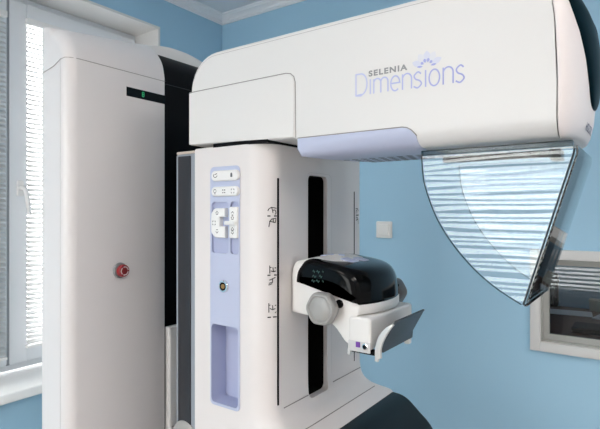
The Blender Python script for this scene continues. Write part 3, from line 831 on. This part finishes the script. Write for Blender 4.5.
# --- clear face shield hanging from the arm
sh = empty('face_shield', (-.22, .99, -.155), parent=M)
wing = smooth_path([(-.346, .104), (-.342, .06), (-.330, .02), (-.315, -.015), (-.293, -.050), (-.268, -.081), (-.241, -.108), (-.210, -.132), (-.174, -.153)], k=3)
def wing_bm(y, t):
    p = wing+[(-.168, -.153), (-.098, .092), (-.098, .104)]
    return pillow(B(), p, 'Y', y, y+t, .0008, .0008, 2)
obj('near_wing', wing_bm(.878, .003), ACRYL, sh, False, label='wavy clear acrylic side sheet')
obj('far_wing', wing_bm(1.098, .003), ACRYL, sh, False)
# front sheet
fp = [(-.0945, .104), (-.0915, .104), (-.0915, .092), (-.1655, -.156), (-.1690, -.156), (-.0945, .092)]
obj('front_sheet', pillow(B(), fp, 'Y', .882, 1.098), clear_mat('acrylic_front', (.93, .96, .97), .02, ior=1.42), sh, False)
# dark polished edge lines
bm = B(); tube(bm, [(u, .877, v) for u, v in wing], .0008, 6); obj('wing_edge', bm, ACRYLE, sh)
bm = B(); tube(bm, [(u, 1.1, v) for u, v in wing], .0006, 6); obj('wing_edge', bm, ACRYLE, sh)
bm = B(); tube(bm, [(-.096, .8785, .100), (-.098, .8785, .090), (-.1705, .8785, -.153)], .0017, 6); obj('corner_edge', bm, mat('edge_dark', (.03, .045, .055), .25), sh)
bm = B(); tube(bm, [(-.0995, 1.099, .096), (-.1705, 1.099, -.153)], .0014, 6); obj('corner_edge', bm, ACRYLE, sh)
bm = B(); tube(bm, [(-.1690, .880, -.1545), (-.1690, 1.098, -.1545)], .0016, 6); obj('bottom_edge', bm, ACRYLE, sh)
obj('mount_rail', rbox(B(), (-.345, .872, .1035), (-.098, .885, .1130), .002, 'X', .002), clear_mat('mount_clear', (.55, .60, .62), .05), sh)
obj('collimator_rail', rbox(B(), (-.345, .99, .1005), (-.128, 1.012, .1125), .002, 'X', .002), mat('rail_dark', (.10, .085, .075), .22, metal=.5), sh, label='dark metal rail seen through the shield')
obj('rail_end', rbox(B(), (-.146, .975, .092), (-.128, 1.02, .1125), .003, 'Y', .002), BLACKG, sh)

# --- compression device sliding on the column
dv = empty('compression_device', (-.60, 1.04, -.30), parent=M)
DY0, DY1 = .930, 1.165
HD1 = 1.142
def nose(bm, zmin=-1):
    for v in bm.verts:
        if v.co.x > -.62 and v.co.z > zmin:
            q = min(1, (v.co.x+.62)/.10); q = q*q*(3-2*q); t = min(1, abs(v.co.y-1.034)/.108)
            v.co.x += .029*q*(1-t**2.2)
    return bm
dp = smooth_path([(-.6885, -.2355), (-.6885, -.20), (-.6885, -.150), (-.684, -.125), (-.670, -.113), (-.637, -.1105), (-.60, -.115), (-.56, -.122), (-.537, -.133), (-.523, -.150), (-.516, -.172), (-.513, -.198)], k=3)
nu = len(dp)
dp += [(-.5085, -.203), (-.5085, -.214), (-.511, -.220), (-.512, -.224), (-.512, -.285), (-.531, -.285)]
dp += smooth_path([(-.532, -.284), (-.540, -.281), (-.553, -.266), (-.568, -.251), (-.585, -.242), (-.61, -.237), (-.65, -.2355)], k=2)
bm = pillow(B(), dp, 'Y', DY0, HD1-.002, .016, .016, 6, rmap=[1. if i < nu else .25 for i in range(len(dp))], mid=7)
nose(bm, -.2225)
obj('device_body', bm, WHITE, dv, sharp=50)
# black glossy hood wrapped over the body, rounded towards the front
vp = smooth_path([(-.676, -.166), (-.675, -.150), (-.670, -.132), (-.657, -.1165), (-.637, -.1075), (-.60, -.1115), (-.56, -.1180), (-.535, -.1285), (-.520, -.147), (-.513, -.172), (-.511, -.198)], k=3)
vp += smooth_path([(-.514, -.2015), (-.522, -.198), (-.535, -.190), (-.556, -.177), (-.585, -.1685), (-.62, -.166), (-.65, -.1655)], k=3)
bm = nose(pillow(B(), vp, 'Y', DY0-.003, HD1, .017, .022, 6, mid=7))
hood = obj('display_hood', bm, BLACKG, dv, sharp=60, label='glossy black display hood')
# white top strip with lavender keys
tp = [(-.680, -.1215), (-.664, -.1105), (-.637, -.1052), (-.60, -.1092), (-.56, -.1158), (-.53, -.1245), (-.512, -.1330)]
bm = B()
ts = smooth_path(tp, k=4); rows = []
for i, (u, v) in enumerate(ts):
    t = i/(len(ts)-1); hw = .096*(1-max(0, (t-.30)/.70)**1.6*.72)*(1-max(0, (.12-t)/.12)**2*.3)
    yc = 1.034
    rows.append([bm.verts.new((u, yc+q*hw, v-(abs(q)**4)*.004)) for q in (-1, -.8, -.4, 0, .4, .8, 1)])
for a, b in zip(rows, rows[1:]):
    for k in range(6): bm.faces.new((a[k], b[k], b[k+1], a[k+1]))
bmesh.ops.recalc_face_normals(bm, faces=bm.faces)
o = obj('key_strip', bm, WHITE, dv, sharp=60); md = o.modifiers.new('thickness', 'SOLIDIFY'); md.thickness = .004; md.offset = -1
def zt_(u):
    for (a, b), (c, d) in zip(ts, ts[1:]):
        if a <= u <= c: return b+(d-b)*(u-a)/(c-a)
    return -.105
for (xa, xb, ya, yb) in ((-.655, -.638, 1.005, 1.020), (-.655, -.638, 1.035, 1.05), (-.628, -.612, 1.045, 1.06), (-.592, -.556, .995, 1.030), (-.585, -.552, 1.042, 1.072)):
    bm = B(); pillow(bm, rr(xa, ya, xb, yb, .007), 'Z', 0, .0025, 0, .001)
    for v in bm.verts: v.co.z += zt_(v.co.x)-.0002
    obj('soft_key', bm, LAV, dv)
bm = B()
for (xa, ya, n) in ((-.584, 1.003, 2), (-.566, 1.003, 2)):
    for k in range(n): bm = B(); flat(bm, [(xa+a, ya+.016*k+b) for a, b in ((-.003, -.003), (.003, -.003), (.003, .003), (-.003, .003))], lambda u, v: (u, v, zt_(u)+.0028)); obj('key_symbol', bm, INKV, dv, False)
# dim readout on the hood
bm = B(); fh = lambda u, v: (u, DY0-.0036, v)
for (x, z, w_) in ((-.618, -.1345, .006), (-.607, -.1345, .008), (-.594, -.1335, .003), (-.617, -.1455, .010), (-.600, -.1445, .008), (-.620, -.156, .008), (-.608, -.1555, .010), (-.594, -.155, .004)):
    ribbon(bm, [(x-w_/2, z), (x-w_/6, z+.003), (x+w_/6, z-.002), (x+w_/2, z+.002)], .0019, fh)
obj('readout', bm, TEALL, dv, False, label='dim green figures on the black hood')
# knobs
def knob(x, y, z, sg, m, depth=.040, r=.0375):
    prof = [(r*.55, 0), (r*.60, sg*.012), (r*.90, sg*.013), (r*.98, sg*.018), (r, sg*.022), (r, sg*(depth-.010)), (r*.97, sg*(depth-.005)), (r*.90, sg*(depth-.001)), (r*.82, sg*depth), (r*.77, sg*(depth-.001)), (r*.73, sg*(depth-.004)), (r*.68, sg*(depth-.003)), (r*.45, sg*(depth+.001)), (r*.2, sg*(depth+.002))]
    return lathe(B(), (x, y, z), 'Y', prof, 48, (6, .06))
obj('knob', knob(-.582, DY0+.001, -.210, -1, KNOB), KNOB, dv, sharp=32)
obj('knob', knob(-.545, HD1-.003, -.205, 1, KNOBD, .06), KNOBD, dv, sharp=32)
bm = lathe(B(), (-.553, DY0+.002, -.2005), 'Y', [(.0095, 0), (.0095, -.004), (.007, -.006)], 20); obj('screw_cap', bm, BLACKG, dv)
# clamp block
clp = rr(-.530, -.292, -.4765, -.223, .007)
obj('clamp_block', pillow(B(), clp, 'Y', .928, 1.15, .005, .006, 3), WHITE, dv)
obj('clamp_strip', rbox(B(), (-.530, .9270, -.297), (-.4775, .9300, -.2745), .002, 'Y', .0008), mat('strip_grey', (.62, .62, .62), .35), dv)
obj('purple_tab', rbox(B(), (-.5105, .9250, -.287), (-.5005, .9275, -.2755), .001, 'Y', .0005), PURPLE, dv)
bm = lathe(B(), (-.4885, .9272, -.2835), 'Y', [(.0070, 0), (.0070, -.0025), (.0050, -.0030), (.0045, -.0015)], 20); obj('pin_ring', bm, CHROME, dv)
bm = lathe(B(), (-.4885, .9270, -.2835), 'Y', [(.0042, 0), (.0042, -.0022), (.003, -.0024)], 16); obj('pin_hole', bm, BLACKG, dv)
# paddle bracket: tilted dark plate with pale curved end cheeks
pp = [(-.455, -.291), (-.450, -.291), (-.449, -.275), (-.424, -.229), (-.420, -.224), (-.424, -.222), (-.430, -.230), (-.456, -.272)]
obj('paddle_bracket', pillow(B(), pp, 'Y', .932, 1.088, .001, .001, 2), BRACK, dv, sharp=30, label='dark grey tilted paddle bracket')
ck = smooth_path([(-.428, -.228), (-.444, -.240), (-.457, -.258), (-.464, -.278), (-.4655, -.300)], k=3)+[(-.4655, -.309), (-.4590, -.310), (-.4565, -.303), (-.452, -.302)]
ck += smooth_path([(-.4525, -.285), (-.448, -.270), (-.438, -.250), (-.424, -.230)], k=3)
obj('end_cheek', pillow(B(), ck, 'Y', .924, .932, .001, .001, 2), BRACKE, dv, sharp=30)
obj('end_cheek', pillow(B(), rr(-.4655, -.305, -.452, -.275, .003), 'Y', 1.074, 1.086, .001, .001, 2), BRACKE, dv)
obj('hinge_bar', rbox(B(), (-.532, .938, -.303), (-.462, .95, -.292), .003, 'Y', .002), BLACKM, dv)
bm = B(); box(bm, (-.532, .928, -.306), (-.526, .936, -.294)); obj('hook', bm, BRACKE, dv, False)

# ------------------------------------------------------------------ light
w = bpy.data.worlds.new('sky'); bpy.context.scene.world = w; w.use_nodes = True
bg = w.node_tree.nodes['Background']; bg.inputs[0].default_value = (1.0, .975, .95, 1); bg.inputs[1].default_value = 9.0
def portal(loc, rot, sx, sy):
    l = bpy.data.lights.new('daylight_portal', 'AREA'); l.shape = 'RECTANGLE'; l.size = sx; l.size_y = sy
    l.cycles.is_portal = True
    o = bpy.data.objects.new('daylight_portal', l); C.objects.link(o); o.location = (loc[0], loc[1], loc[2]+H); o.rotation_euler = rot
portal((XL-.33, (W1['y0']+W1['y1'])/2, (W1['z0']+W1['z1'])/2), (0, -PI/2, 0), W1['z1']-W1['z0'], W1['y1']-W1['y0'])
portal(((W2['x0']+W2['x1'])/2, YF-.30, (W2['z0']+W2['z1'])/2), (PI/2, 0, 0), W2['x1']-W2['x0'], W2['z1']-W2['z0'])

# ------------------------------------------------------------------ camera
cam = bpy.data.cameras.new('camera'); co = bpy.data.objects.new('camera', cam); C.objects.link(co)
cam.sensor_width = 36; cam.lens = 36*494/600; cam.clip_start = .02; cam.shift_y = -2.5/600
co.location = (0, 0, H); co.rotation_euler = (PI/2, 0, math.atan2(350, 494))
sc_ = bpy.context.scene; sc_.camera = co
sc_.view_settings.view_transform = 'Standard'; sc_.view_settings.look = 'None'
sc_.view_settings.exposure = 0.0; sc_.view_settings.gamma = 1; sc_.view_settings.use_curve_mapping = False
